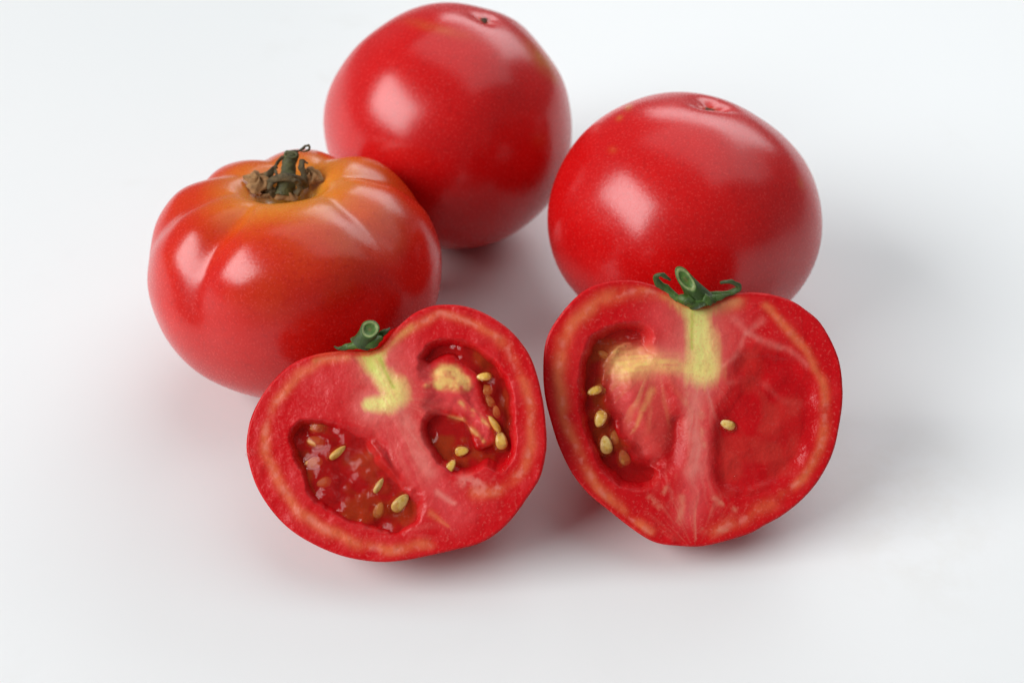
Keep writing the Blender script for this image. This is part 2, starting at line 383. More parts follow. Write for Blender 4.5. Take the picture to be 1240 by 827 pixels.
# --- the two smooth tomatoes lying with the blossom end up
def shape_smooth(b, dent, dw, seed, lob):
    def f(T, P):
        s, c = np.sin(P), np.cos(P)
        r = s ** 0.95; z = b * c
        k = 1 + lob * np.cos(5 * T + seed) * np.exp(-((P - 0.5) / 0.5) ** 2) + 0.5 * lob * np.cos(3 * T + 2 * seed) * s
        x, y = r * k * np.cos(T), r * k * np.sin(T)
        z = z - dent * np.exp(-(r / dw) ** 2) * (c > 0) * (1 + 0.22 * np.cos(3 * T + seed)) - 0.015 * np.exp(-(r / 0.34) ** 2) * (c > 0)
        q = np.stack([x, y, z], -1)
        n = fbm(q * 1.25 + seed, int(seed * 7), 2) - 0.5
        return q * (1 + 0.09 * n)[:, None]
    return f
def smooth_tomato(label, px, py, rpx, scarpx, b, dent, dw, seed, lob, yellow, flats):
    loc, T, P = body(shape_smooth(b, dent, dw, seed, lob))
    ax_cam = np.array([scarpx[0] - px, py - scarpx[1]]) / rpx / b
    zc = math.sqrt(max(0.02, 1 - ax_cam @ ax_cam))
    ax = RIGHT * ax_cam[0] + UP * ax_cam[1] - FW * zc
    Bs = basis_from_axis(ax, seed)
    dirs = loc / np.linalg.norm(loc, axis=1, keepdims=True)
    for fx, fy, fz, amp, wd in flats:                                # flattened or swollen sides of the fruit
        w = Bs @ unit(RIGHT * fx + UP * fy - FW * fz); loc = loc * (1 - amp * np.exp(-((1 - dirs @ w) / (wd * wd))))[:, None]
    V, c, R = place(loc, Bs, px, py, rpx)
    pix, _ = project(V); N = vnormals(V); facing = ((CAM - V) * N).sum(1) > 0
    rr = np.hypot(loc[:, 0], loc[:, 1]); top = loc[:, 2] > 0
    nz = fbm(loc * 3, int(seed * 11), 3)
    col = np.tile(RED, (len(V), 1)); col = lerp(col, (0.60, 0.008, 0.009), sstep(0.4, 0.65, nz) * 0.5)
    yb = blob(pix, facing, yellow) * (0.55 + 0.9 * (fbm(loc * 14, 4, 3) - 0.2))
    col = lerp(col, (0.55, 0.23, 0.03), np.clip(yb, 0, 1))
    d0 = sstep(dw * 0.75, dw * 0.2, rr) * top
    col = lerp(col, (0.52, 0.12, 0.02), d0 * 0.5)
    base = (c[0], c[1], 0.0)
    t = thing('whole_tomato', label, 'tomato', base)
    build('skin', V, caps(grid_faces(NU, NV, True)), M_skin, t, col, {'keep': np.clip(yb, 0, 1) * .6, 'rough': 0 * rr}, origin=base)
    # blossom scar: small rough crater with a raised lip, sunk in the dimple
    n, m = 20, 6; SV = []
    zt = loc[:NU, 2].mean()
    rs = 0.055 * b
    for j in range(m):
        q = j / (m - 1)
        for i in range(n):
            a = 2 * math.pi * i / n; k = 1 + .25 * math.sin(2 * a + seed) + .18 * math.sin(5 * a + 2 * seed)
            hh = (0.012 * math.sin(q * math.pi) - 0.012 * q * q + 0.010 * math.sin(4 * a + seed) * q * (1 - q))
            SV.append(((rs * q * k + 1e-4) * math.cos(a), 0.7 * (rs * q * k + 1e-4) * math.sin(a), zt + 0.008 + hh))
    SV = c + (np.array(SV) * R) @ Bs
    build('blossom_scar', SV, grid_faces(n, m, True) + [tuple(range(n))], M_scar, t, origin=base)
    return t, c, R
smooth_tomato('round red tomato with yellowish patch beside its blossom scar, touching the ribbed tomato', 545, 153, 150.5, (590, 36), 0.99, 0.030, 0.10, 1.3, 0.012,
              [(655, 72, 26, 9, 48, .75), (672, 95, 10, 5, 60, .5), (530, 35, 34, 6, 14, .35), (655, 170, 10, 10, 0, .12)], [(-.72, .68, .1, .035, .42), (.78, .6, .15, .02, .35), (-.97, .2, .1, -.02, .4), (.1, .3, .95, .012, .4), (.45, -.8, .3, .02, .5)])
smooth_tomato('broad red tomato with small star dimple, behind the half with curled sepals', 829, 264, 164, (853, 132), 0.90, 0.062, 0.125, 2.6, 0.012,
              [(761, 130, 5, 3.5, -40, .8), (750, 143, 4, 3, -40, .6), (742, 182, 5, 4, 0, .3), (970, 222, 3, 8, -20, .4)], [(.72, .65, .15, .018, .4), (-.75, .6, .2, .012, .35), (.9, -.35, .3, -.012, .4), (.5, .1, .85, .012, .35)])

# ------------------------------------------------------------------ the two cut halves
def frame_from_normal(n):
    n = unit(n); x = unit(np.cross([0, 0, 1.0], n)); y = np.cross(n, x); return x, y, n
class Half: pass
def make_half(outline, center, normal, stem_px, bottom_px, kz):
    """outline traced in photo pixels, laid on the slanted plane of the cut; distance solved so that the dome rests on the table"""
    H = Half(); H.out = resample(smooth_curve(outline, 2000, True), 720, True)
    X, Y, Nn = frame_from_normal(normal); H.X, H.Y, H.N = X, Y, Nn
    i0 = np.argmin(np.hypot(*(H.out - stem_px).T)); i1 = np.argmin(np.hypot(*(H.out - bottom_px).T))
    d = ray(*center); t = 0.42
    for _ in range(10):
        c = CAM + t * d
        def to_plane(px):
            D = FW + np.outer((px[:, 0] - PW / 2) / FPX, RIGHT) - np.outer((px[:, 1] - PH / 2) / FPX, UP)
            s = ((c - CAM) @ Nn) / (D @ Nn); return CAM + D * s[:, None]
        O = to_plane(H.out) - c; uv = np.stack([O @ X, O @ Y], -1)
        S, B = uv[i0], uv[i1]; ya = unit(S - B); xa = np.array([ya[1], -ya[0]]); mid = (S + B) / 2
        q = np.stack([(uv - mid) @ xa, (uv - mid) @ ya], -1)
        idx = np.arange(720); ch1 = q[(i0 + np.arange((i1 - i0) % 720 + 1)) % 720]; ch2 = q[(i0 - np.arange((i0 - i1) % 720 + 1)) % 720]
        r1, r2 = resample(ch1, 240), resample(ch2, 240)
        if r1[:, 0].mean() < r2[:, 0].mean(): r1, r2 = r2, r1
        nph = 121; ph = np.linspace(0, np.pi, nph); V = []
        for a in ph:
            w = (1 + math.cos(a)) / 2; y = w * r1[:, 1] + (1 - w) * r2[:, 1]; rad = w * r1[:, 0] - (1 - w) * r2[:, 0]
            x = rad * math.cos(a); z = -rad * math.sin(a) * kz - 0.0004
            u2 = mid + np.outer(x, xa) + np.outer(y, ya)
            V.append(c + np.outer(u2[:, 0], X) + np.outer(u2[:, 1], Y) + np.outer(z, Nn))
        V = np.vstack(V)
        t *= CAM[2] / (CAM[2] - V[:, 2].min())
    H.c, H.V, H.uv = c, V, uv; H.to_plane = to_plane; H.F = grid_faces(240, nph, False)
    H.base = (c[0], c[1], 0.0); H.mpp = t / FPX
    return H
NR = 210
def make_face(H, paint):
    cpx = H.out.mean(0); O = H.out + (cpx - H.out) * 0.0006
    rho = (np.arange(1, NR + 1) / NR) ** 0.72
    PX = (cpx + rho[:, None, None] * (O - cpx)[None]).reshape(-1, 2); PX = np.vstack([PX, cpx])
    edge = np.r_[np.repeat(rho, 720), 0.0]
    sd = -poly_sdf(PX, H.out[::4])                                   # pixels inside the outline
    col, hgt, wet, gel_h, gel_op, gel_col = paint(PX, sd)
    hgt = hgt - 0.00038 * sstep(3.0, 0.0, sd) ** 1.5
    W = H.to_plane(PX) + hgt[:, None] * H.N
    n = 720; F = []
    for j in range(NR - 1):
        for i in range(n):
            a = j * n + i; b = j * n + (i + 1) % n; F.append((a, a + n, b + n, b))
    F += [(len(PX) - 1, i, (i + 1) % n) for i in range(n)]
    H.PX, H.hgt = PX, hgt
    H.flesh = build('cut_flesh', W, F, M_flesh, H.root, col, {'wet': wet}, origin=H.base, toward=H.N)
    # gel film: the face cells where the pockets still hold jelly, lifted above the pocket floor
    keep = gel_op > 0.02; mp = -np.ones(len(PX), int); mp[keep] = np.arange(keep.sum())
    FG = [tuple(mp[list(f)]) for f in F if keep[list(f)].all()]
    GW = H.to_plane(PX[keep]) + (hgt + gel_h)[keep][:, None] * H.N
    build('gel', GW, FG, M_gel, H.root, gel_col[keep], {'opacity': gel_op[keep]}, origin=H.base, toward=H.N)
    H.gel = np.where(gel_op > 0.02, gel_h, 0)
seed_cache = {}
def seed_mesh(mat):
    if mat.name in seed_cache: return seed_cache[mat.name]
    n, m = 14, 9; V = []
    for j in range(m):
        q = math.pi * j / (m - 1); x = -math.cos(q)
        w = math.sin(q) ** .85 * (1 - 0.20 * x)
        for i in range(n):
            a = 2 * math.pi * i / n
            V.append((x + (0.04 if j == m - 1 else 0), 0.66 * w * math.cos(a), 0.36 * w * math.sin(a) * (1 + .15 * math.cos(2 * a))))
    me = bpy.data.meshes.new('seed'); me.from_pydata(V, [], grid_faces(n, m, True) + [tuple(range(n - 1, -1, -1)), tuple(range((m - 1) * n, m * n))])
    me.polygons.foreach_set('use_smooth', [True] * len(me.polygons)); me.materials.append(mat); me.update()
    seed_cache[mat.name] = me; return me
from mathutils import Matrix
def sac_material():
    t = NT('seed_sac'); t.set(Base_Color=(0.55, 0.06, 0.01, 1), Roughness=0.05, IOR=1.4, Alpha=0.22, Specular_IOR_Level=0.7)
    t.bump(t.noise(1.2, 2, 0.5), 0.35, 0.4); return t.m
M_sac = sac_material()
def put_seed(H, px, py, length, ang, tilt, lift, mat, flat=1.0):
    k = np.argmin(np.hypot(H.PX[:, 0] - px, H.PX[:, 1] - py))
    sunk = mat is M_seed_gel
    lift = (max(H.gel[k], 0.0006) - 0.0006) if sunk else (max(H.gel[k], 0) + 0.0009)
    p = H.to_plane(np.array([[px, py]], float))[0] + (H.hgt[k] + lift) * H.N
    a = math.radians(ang); u = RIGHT * math.cos(a) + UP * math.sin(a); u = unit(u - (u @ H.N) * H.N); v = np.cross(H.N, u)
    tl = math.radians(tilt); v2 = v * math.cos(tl) + H.N * math.sin(tl); w2 = np.cross(u, v2)
    s = length / 2 * H.mpp * (0.88 + 0.24 * ((px * 37 + py * 11) % 10) / 10); flat = (0.86 + 0.3 * ((px * 13 + py * 29) % 10) / 10) * (0.6 if tilt > 50 else 1)
    p = p - 0.0004 * H.N
    o = bpy.data.objects.new('seed', seed_mesh(mat)); scene.collection.objects.link(o); o.parent = H.root
    Mx = Matrix(((*(u * s),), (*(v2 * s * flat),), (*(w2 * s),))).transposed().to_4x4()
    Mx.translation = Vector(p - np.array(H.base)); o.matrix_local = Mx
    g = bpy.data.objects.new('gel_sac', seed_mesh(M_sac)); scene.collection.objects.link(g); g.parent = o
    g.scale = (1.28, 1.38, 1.35); g.location = (-0.05, 0.08, -0.12)
def drop_material():
    t = NT('tomato_juice'); t.set(Base_Color=(0.6, 0.05, 0.03, 1), Roughness=0.03, IOR=1.35, Alpha=0.10, Specular_IOR_Level=0.9); return t.m
M_drop = drop_material()
def put_drop(H, px, py, length, ang):
    k = np.argmin(np.hypot(H.PX[:, 0] - px, H.PX[:, 1] - py))
    p = H.to_plane(np.array([[px, py]], float))[0] + (H.hgt[k] + max(H.gel[k], 0)) * H.N
    a = math.radians(ang); u = RIGHT * math.cos(a) + UP * math.sin(a); u = unit(u - (u @ H.N) * H.N); v = np.cross(H.N, u); s = length / 2 * H.mpp
    o = bpy.data.objects.new('juice_drop', seed_mesh(M_drop)); scene.collection.objects.link(o); o.parent = H.root
    Mx = Matrix(((*(u * s),), (*(v * s),), (*(H.N * s * 1.3),))).transposed().to_4x4()
    Mx.translation = Vector(p - np.array(H.base)); o.matrix_local = Mx
def zoomed(ox, oy, k): return lambda pts: np.array([(ox + x / k, oy + y / k) for x, y in pts])
def stroke(Q, pts, w0, w1, soft=1.0):
    d, t = poly_dist(Q, pts); w = w0 + (w1 - w0) * t
    return np.exp(-(d / w) ** 2 * soft)

C_RED = np.array([0.60, 0.0040, 0.008]); C_PINK = (0.74, 0.070, 0.072); C_PALE = (0.84, 0.27, 0.22); C_ORANGE = (0.78, 0.17, 0.065)
C_DEEP = (0.48, 0.0035, 0.006); C_YEL = (0.88, 0.60, 0.18); C_YG = (0.86, 0.82, 0.26); C_GREEN = (0.52, 0.66, 0.08); C_GELG = (0.26, 0.040, 0.008)

def base_paint(PX, sd, seed):
    nA = fbm(PX / 28.0 + seed, seed, 3); nB = fbm(PX / 9.0 + seed, seed + 3, 3); nC = fbm(PX / 60.0, seed + 8, 2)
    Q = PX + 8 * (np.stack([fbm(PX / 34.0, seed + 21, 2), fbm(PX / 34.0, seed + 22, 2)], -1) - 0.5) + 1.2 * (np.stack([vnoise(PX / 6.0, seed + 31), vnoise(PX / 6.0, seed + 32)], -1) - 0.5)
    return nA, nB, nC, Q

def fibres(PX, c, ang, spread, r0, r1, freq, seed):
    """fine pale vessels fanning out from a point of the cut"""
    q = PX - c; r = np.hypot(*q.T); a = np.arctan2(q[:, 1], q[:, 0]) - math.radians(ang); a = (a + np.pi) % (2 * np.pi) - np.pi
    a = a + 0.16 * (fbm(PX / 30.0, seed + 5, 2) - .5)
    f = vnoise(np.stack([a * freq + 50, r / 70.0 + 9], -1), seed) * .6 + vnoise(np.stack([a * freq * 2.3 + 80, r / 40.0], -1), seed + 1) * .4
    return sstep(.42, .85, f) * np.exp(-(a / math.radians(spread)) ** 2) * sstep(r0 * .5, r0, r) * sstep(r1, r1 * .45, r)

# ---- left half -------------------------------------------------------------
zd = zoomed(280, 350, 2.3625)
outD = zd([(400, 176), (365, 179), (320, 177), (250, 185), (190, 205), (140, 240), (90, 300), (55, 370), (43, 440), (48, 490), (70, 560), (105, 620), (150, 672), (200, 710), (270, 746), (340, 769), (420, 780), (490, 776), (560, 763), (640, 745), (700, 730), (750, 705), (800, 660), (850, 592), (880, 545), (893, 505), (902, 450), (900, 390), (890, 310), (870, 230), (845, 175), (800, 120), (745, 80), (690, 55), (640, 45), (580, 47), (530, 65), (490, 95), (460, 128), (432, 162)])
H = HD = make_half(outD, (480, 520), unit(-FW * 1.0 + np.array([-0.06, 0, 0.13])), zd([(402, 175)])[0], zd([(530, 770)])[0], 0.90)
H.root = thing('tomato_half', 'halved tomato with hooked pale green core and short round stem stub', 'tomato half', H.base, 'cut tomato halves')
build('skin', H.V, H.F, M_half_skin, H.root, np.tile(RED, (len(H.V), 1)), {'keep': np.zeros(len(H.V)), 'rough': np.zeros(len(H.V))}, origin=H.base)
def paintD(PX, sd):
    nA, nB, nC, Q = base_paint(PX, sd, 5)
    col = np.tile(C_RED, (len(PX), 1))
    col = lerp(col, C_PINK, sstep(0.45, 0.72, nA) * 0.2)
    inner = sstep(10, 26, sd)
    # pale vascular band inside the rind
    for pts, w0, w1, amt in [
        ([(330, 195), (260, 208), (190, 250), (130, 310), (103, 390), (100, 470), (135, 560), (190, 630), (270, 690), (360, 730), (450, 747), (560, 735)], 6, 7, .75),
        ([(520, 110), (600, 70), (700, 100), (790, 170), (838, 270), (862, 360), (858, 440), (835, 520), (770, 580), (690, 580)], 5, 7, .6)]:
        f = stroke(Q, zd(pts), w0, w1) * amt * sstep(0.12, 0.60, nA)
        col = lerp(col, C_ORANGE, f); 
        col = lerp(col, C_PALE, stroke(Q, zd(pts), 3, 4) * 0.4 * sstep(0.45, 0.7, nB))
    # pink columella and walls
    col = lerp(col, C_PINK, stroke(Q, zd([(420, 340), (480, 430), (540, 520), (600, 590), (640, 640)]), 26, 20) * .85 * (0.5 + 0.8 * nB))
    col = lerp(col, C_PALE, stroke(Q, zd([(470, 320), (520, 420), (560, 520)]), 13, 12) * .6 * (0.4 + 0.8 * nB))
    col = lerp(col, C_PINK, stroke(Q, zd([(250, 260), (320, 260), (360, 300)]), 24, 22) * .55 * nB * 1.3)
    col = lerp(col, C_PINK, stroke(Q, zd([(480, 180), (560, 250), (560, 330)]), 22, 16) * .75)
    col = lerp(col, C_PALE, stroke(Q, zd([(660, 545), (720, 560), (780, 575)]), 7, 6) * .7 * sstep(.3, .6, nB))
    col = lerp(col, C_PALE, stroke(Q, zd([(590, 580), (640, 610)]), 4, 3) * .6)
    col = lerp(col, C_ORANGE, stroke(Q, zd([(570, 640), (620, 672)]), 5, 2) * .6)
    fb = fibres(PX, zd([(430, 300)])[0], 52, 45, 16, 150, 13, 61)
    col = lerp(col, (0.74, 0.24, 0.18), fb * .38)
    fb = fibres(PX, zd([(470, 700)])[0], -90, 80, 10, 70, 9, 64); col = lerp(col, C_PALE, fb * .3)
    # pockets
    pl = zd([(195, 385), (260, 372), (330, 388), (395, 402), (440, 440), (472, 490), (500, 548), (545, 595), (548, 640), (520, 682), (450, 697), (370, 672), (290, 640), (235, 595), (205, 530), (180, 480), (172, 425)])
    pr = zd([(535, 195), (560, 165), (610, 152), (680, 160), (745, 195), (785, 260), (803, 330), (806, 400), (800, 480), (770, 515), (730, 505), (690, 522), (640, 524), (598, 490), (562, 440), (552, 390), (575, 352), (640, 350), (690, 380), (705, 425), (735, 430), (738, 395), (715, 345), (700, 295), (685, 245), (645, 208), (600, 202), (560, 222)])
    sl, sr = poly_sdf(Q, smooth_curve(pl, 70, True)), poly_sdf(Q, smooth_curve(pr, 90, True))
    # fleshy seed cushion inside the right pocket
    cush = zd([(560, 235), (600, 208), (650, 210), (690, 240), (705, 290), (712, 340), (735, 380), (740, 430), (715, 440), (695, 400), (660, 362), (600, 345), (560, 320)])
    sc = poly_sdf(Q, cush)
    wl = 13 + 34 * sstep(-40, 60, (PX - zd([(330, 500)])[0]) @ np.array([0.80, -0.60])); wr = 12 + 20 * sstep(22, 0, sc)
    sl = sl + 5 * (fbm(PX / 13.0, 91, 2) - .5); sr = sr + 4 * (fbm(PX / 13.0, 92, 2) - .5)
    hl = -0.0062 * sstep(4, -wl, sl)
    hl += -0.0040 * sstep(3, -14, sl) * np.exp(-(((PX - zd([(215, 460)])[0]) / (30, 42)) ** 2).sum(1))
    hl += -0.0032 * np.exp(-(((PX - zd([(450, 655)])[0]) / (34, 14)) ** 2).sum(1)) * sstep(2, -8, sl)
    hl += 0.0030 * np.exp(-(((PX - zd([(380, 500)])[0]) / (40, 26)) ** 2).sum(1)) * sstep(-4, -14, sl)
    hr = -0.0078 * sstep(5, -wr, sr)
    hr += -0.0014 * sstep(8, -12, sc) + 0.0022 * sstep(0, -8, sr) * stroke(PX, zd([(640, 510), (700, 470), (760, 490)]), 12, 12)
    h = hl + hr + 0.0012 * (nA - .5) * np.clip(sstep(2, -8, sl) + sstep(2, -8, sr), 0, 1) + 0.0006 * (nA - .5)
    h += -0.0018 * sstep(24, 0, sr) * sstep(16, 5, sc) * sstep(-14, 0, sr)
    ml, mr = sstep(5, -wl * .5, sl), sstep(5, -wr * .5, sr)
    m = np.maximum(ml, mr)
    col = lerp(col, C_DEEP, m * 0.9)
    col = lerp(col, (0.56, 0.030, 0.022), ml * stroke(Q, zd([(300, 470), (390, 500), (440, 560)]), 22, 24) * .7 * (0.4 + nA))
    col = lerp(col, C_GELG, ml * np.exp(-(((PX - zd([(205, 450)])[0]) / (13, 34)) ** 2).sum(1)) * .85)
    col = lerp(col, C_GELG, ml * np.exp(-(((PX - zd([(460, 640)])[0]) / (26, 12)) ** 2).sum(1)) * .6)
    col = lerp(col, C_GELG, mr * stroke(PX, zd([(690, 190), (740, 260), (765, 350), (740, 430)]), 12, 12) * .7)
    # cushion: pale yellow crown, pink body
    mc = sstep(5, -8, sc)
    col = lerp(col, C_PINK, mc * .75)
    col = lerp(col, C_YEL, sstep(0.15, 0.95, stroke(Q, zd([(595, 235), (640, 240), (665, 265), (600, 270)]), 13, 11) * (0.3 + 1.3 * nB)) * mc * .9)
    for pts in ([(555, 275), (620, 278), (680, 285)], [(655, 330), (700, 365), (735, 395)], [(620, 375), (660, 380), (700, 420), (720, 440)]):
        f = stroke(Q, zd(pts), 3.5, 2.5); col = lerp(col, C_YEL, f * .5 * sstep(.25, .65, nB)); h = h + 0.0003 * f
    # core
    col = lerp(col, C_PALE, stroke(Q, zd([(400, 170), (420, 235), (465, 290), (400, 335)]), 24, 20) * .7)
    cr = zd([(400, 160), (412, 215), (432, 255), (470, 282), (472, 300), (440, 325), (392, 332)])
    d, t = poly_dist(Q, cr); wcore = np.interp(t, [0, .25, .5, .8, 1], [17, 10, 14, 13, 8])
    std = vnoise((Q @ np.array([[.9, .42], [-.42, .9]])) / (3.4, 30.0), 83); f = sstep(1.55, 0.25, d / wcore + .45 * (std - .5))
    cc = np.stack([np.interp(t, [0, .3, .55, 1], [C_GREEN[k], C_YG[k], C_YEL[k] * .5 + C_YG[k] * .5, C_YG[k]]) for k in range(3)], -1)
    col = col + (cc - col) * (f * (0.7 + 0.45 * std)).clip(0, 1)[:, None]
    col = lerp(col, (0.36, 0.46, 0.05), stroke(Q, zd([(430, 200), (445, 240), (470, 275)]), 2.5, 2) * .6)
    col = lerp(col, (0.70, 0.36, 0.10), stroke(Q, zd([(330, 178), (280, 186), (240, 200)]), 7, 4) * .6)
    col = lerp(col, (0.70, 0.36, 0.10), stroke(Q, zd([(435, 170), (470, 135), (510, 110)]), 7, 5) * .6)
    col = lerp(col, C_RED, sstep(9, 3, sd) * .8)
    wet = np.clip(0.2 + m + 0.25 * sstep(.5, .7, nA), 0, 1)
    go = np.clip(ml * sstep(-1, -6, sl) * np.clip(0.12 + .85 * np.exp(-(((PX - zd([(215, 470)])[0]) / (26, 46)) ** 2).sum(1)) + .7 * np.exp(-(((PX - zd([(450, 640)])[0]) / (34, 16)) ** 2).sum(1)), 0, 1), 0, 1) * .6
    go = np.maximum(go, mr * sstep(-1, -6, sr) * .42)
    lvl = np.where(sl < sr, -0.0017, -0.0036) + 0.0018 * (fbm(PX / 20.0, 55, 2) - .5)
    lvl = lvl - 0.0016 * np.exp(-(((PX - zd([(205, 450)])[0]) / (14, 36)) ** 2).sum(1)) * (sl < sr)
    gh = lvl - h; go = (0.30 + 0.25 * sstep(.45, .65, nC)) * sstep(-.0001, .0007, gh) * (np.minimum(sl, sr) < 3)
    gc = lerp(np.tile((0.50, 0.010, 0.010), (len(PX), 1)), (0.46, 0.07, 0.012), sstep(.5, .7, nA) * .7)
    return col, h, wet, gh, go, gc
make_face(H, paintD)
for s in [(585, 455, 21, 185, 10, .0028, M_seed), (586, 470, 21, 160, 20, .0012, M_seed_gel), (592, 484, 16, 120, 30, .0012, M_seed_gel), (598, 513, 22, 125, 55, .0022, M_seed),
          (606, 533, 22, 100, 5, .0026, M_seed), (558, 546, 18, 10, 10, .0020, M_seed), (545, 565, 21, 60, 5, .0012, M_seed), (600, 498, 15, 100, 20, .0010, M_seed_gel)]:
    put_seed(H, *s)
for s in [(408, 548, 25, 40, 60, .0016, M_seed), (458, 588, 21, 60, 55, .0018, M_seed), (484, 609, 25, 48, 30, .0018, M_seed), (457, 618, 19, 70, 10, .0006, M_seed_gel),
          (382, 517, 20, 185, 15, .0008, M_seed_gel), (379, 534, 22, 170, 15, .0012, M_seed_gel), (377, 560, 21, 190, 5, .0012, M_seed_gel), (390, 584, 19, 200, 5, .0006, M_seed_gel)]:
    put_seed(H, *s)

for d_ in [(612, 568, 12, 60), (620, 512, 20, 85), (617, 553, 10, 80), (458, 546, 12, 70), (439, 563, 7, 0), (493, 589, 9, 80), (302, 548, 13, 70), (536, 562, 9, 80), (580, 614, 7, 30), (382, 605, 5, 0), (452, 536, 8, 40), (560, 391, 5, 0), (430, 601, 5, 0)]:
    put_drop(H, *d_)

# ---- right half ------------------------------------------------------------
ze = zoomed(640, 310, 2.235)
outE = ze([(430, 127), (400, 108), (370, 92), (330, 75), (280, 65), (220, 68), (160, 88), (110, 130), (65, 190), (45, 240), (40, 310), (45, 380), (62, 450), (85, 520), (120, 590), (165, 645), (220, 690), (270, 730), (320, 764), (360, 779), (420, 785), (470, 785), (530, 772), (600, 750), (640, 728), (690, 700), (745, 655), (790, 600), (825, 530), (843, 450), (851, 380), (845, 300), (825, 240), (790, 180), (750, 145), (710, 120), (650, 102), (590, 98), (540, 105), (505, 120), (470, 132)])
H = HE = make_half(outE, (839, 500), unit(-FW * 1.0 + np.array([0.02, 0, 0.05])), ze([(450, 131)])[0], ze([(440, 786)])[0], 0.95)
H.root = thing('tomato_half', 'halved tomato with straight yellow green core and two curled green sepals', 'tomato half', H.base, 'cut tomato halves')
build('skin', H.V, H.F, M_half_skin, H.root, np.tile(RED, (len(H.V), 1)), {'keep': np.zeros(len(H.V)), 'rough': np.zeros(len(H.V))}, origin=H.base)
def paintE(PX, sd):
    nA, nB, nC, Q = base_paint(PX, sd, 11)
    col = np.tile(C_RED, (len(PX), 1)); col = lerp(col, C_PINK, sstep(0.48, 0.75, nA) * 0.15)
    for pts, w0, w1, amt in [
        ([(340, 100), (270, 95), (190, 120), (125, 180), (92, 250), (85, 330), (98, 430), (130, 530), (180, 620), (260, 690), (330, 740)], 10, 6, .8),
        ([(640, 140), (700, 195), (755, 255), (795, 340), (803, 430), (790, 520), (745, 595), (690, 640)], 5, 6, .75),
        ([(500, 745), (580, 715), (660, 670)], 8, 8, .4)]:
        col = lerp(col, C_ORANGE, stroke(Q, ze(pts), w0, w1) * amt * sstep(0.12, 0.60, nA))
        col = lerp(col, C_PALE, stroke(Q, ze(pts), 4, 3) * .4 * sstep(.45, .7, nB))
    # shoulders beside the core, columella
    col = lerp(col, C_PINK, stroke(Q, ze([(350, 160), (390, 210), (370, 260)]), 22, 18) * .7)
    col = lerp(col, C_PINK, stroke(Q, ze([(560, 180), (550, 250)]), 22, 18) * .45)
    col = lerp(col, C_PINK, stroke(Q, ze([(460, 310), (455, 400), (455, 500), (450, 610), (430, 700)]), 24, 18) * .95)
    col = lerp(col, C_PALE, stroke(Q, ze([(455, 330), (450, 450), (450, 580)]), 15, 11) * .45 * (.4 + nB))
    for pts in ([(432, 320), (428, 400)], [(470, 425), (470, 510)], [(395, 580), (365, 640)], [(412, 655), (404, 740)], [(350, 680), (330, 650)], [(500, 660), (560, 690)], [(470, 740), (530, 745)]):
        col = lerp(col, (0.74, 0.24, 0.15), stroke(Q, ze(pts), 4.0, 3.0) * .6 * sstep(.3, .7, nB))
    for pts in ([(520, 300), (560, 272), (588, 212), (640, 238), (700, 250), (755, 300)], [(588, 212), (560, 168)], [(590, 210), (630, 180)], [(545, 345), (600, 335), (640, 350)], [(640, 350), (690, 390), (740, 400)]):
        col = lerp(col, C_PALE, stroke(Q, ze(pts), 3.6, 5.0) * .5 * (.2 + nB))
    fb = fibres(PX, ze([(465, 270)])[0], 92, 30, 20, 215, 16, 71); col = lerp(col, (0.76, 0.28, 0.22), fb * .5)
    fb = fibres(PX, ze([(450, 800)])[0], -90, 50, 12, 90, 12, 73); col = lerp(col, (0.74, 0.24, 0.16), fb * .6)
    # left pocket with the seed cushion on its inner side
    pl = ze([(285, 190), (322, 205), (326, 232), (300, 250), (262, 264), (232, 294), (222, 340), (230, 395), (254, 432), (268, 470), (290, 505), (318, 550), (345, 575), (340, 605), (310, 622), (270, 624), (230, 598), (190, 540), (160, 460), (146, 380), (148, 300), (172, 240), (215, 205)])
    cush = ze([(300, 245), (260, 258), (228, 290), (218, 340), (226, 395), (250, 432), (262, 470), (285, 500), (300, 545), (345, 545), (392, 500), (400, 440), (385, 390), (360, 330), (340, 290)])
    sl, sc = poly_sdf(Q, smooth_curve(pl, 90, True)), poly_sdf(Q, cush)
    pr = ze([(590, 250), (690, 255), (755, 300), (785, 370), (788, 470), (750, 560), (680, 622), (600, 655), (535, 655), (500, 615), (490, 540), (498, 470), (515, 415), (550, 370), (545, 315), (560, 270)])
    sr = poly_sdf(Q, smooth_curve(pr, 60, True))
    wl = 17 + 20 * sstep(24, 0, sc); sl = sl + 4 * (fbm(PX / 13.0, 93, 2) - .5)
    h = -0.0084 * sstep(7, -wl, sl) - 0.0016 * stroke(PX, ze([(345, 590), (385, 555), (402, 500), (404, 450)]), 13, 8) - 0.0012 * sstep(10, -14, sc)
    h += -0.0014 * sstep(6, -18, sr) + 0.0020 * (fbm(PX / 40.0, 77, 2) - .5) * sstep(0, -12, sr) + 0.0008 * (nB - .5) * sstep(2, -8, sl) + 0.0005 * (nA - .5)
    h += -0.0026 * sstep(26, 0, sl) * sstep(16, 5, sc) * sstep(-14, 0, sl)
    ml = sstep(5, -wl * .5, sl); mr = sstep(9, -12, sr); m = np.maximum(ml, mr * .8)
    col = lerp(col, C_DEEP, ml * .9)
    col = lerp(col, C_GELG, ml * stroke(PX, ze([(190, 270), (180, 360), (195, 450), (225, 540)]), 14, 12) * .75)
    mc = sstep(8, -8, sc)
    col = lerp(col, (0.60, 0.060, 0.050), mc * .8)
    col = lerp(col, C_PINK, mc * stroke(Q, ze([(260, 330), (280, 420)]), 18, 16) * .7)
    col = lerp(col, C_DEEP, stroke(Q, ze([(320, 600), (370, 560), (395, 500), (395, 440)]), 17, 12) * .75)
    col = lerp(col, (0.53, 0.0045, 0.008), mr * .8)
    col = lerp(col, (0.57, 0.05, 0.035), mr * sstep(.42, .75, fbm(Q / 26.0, 41, 2)) * .5)
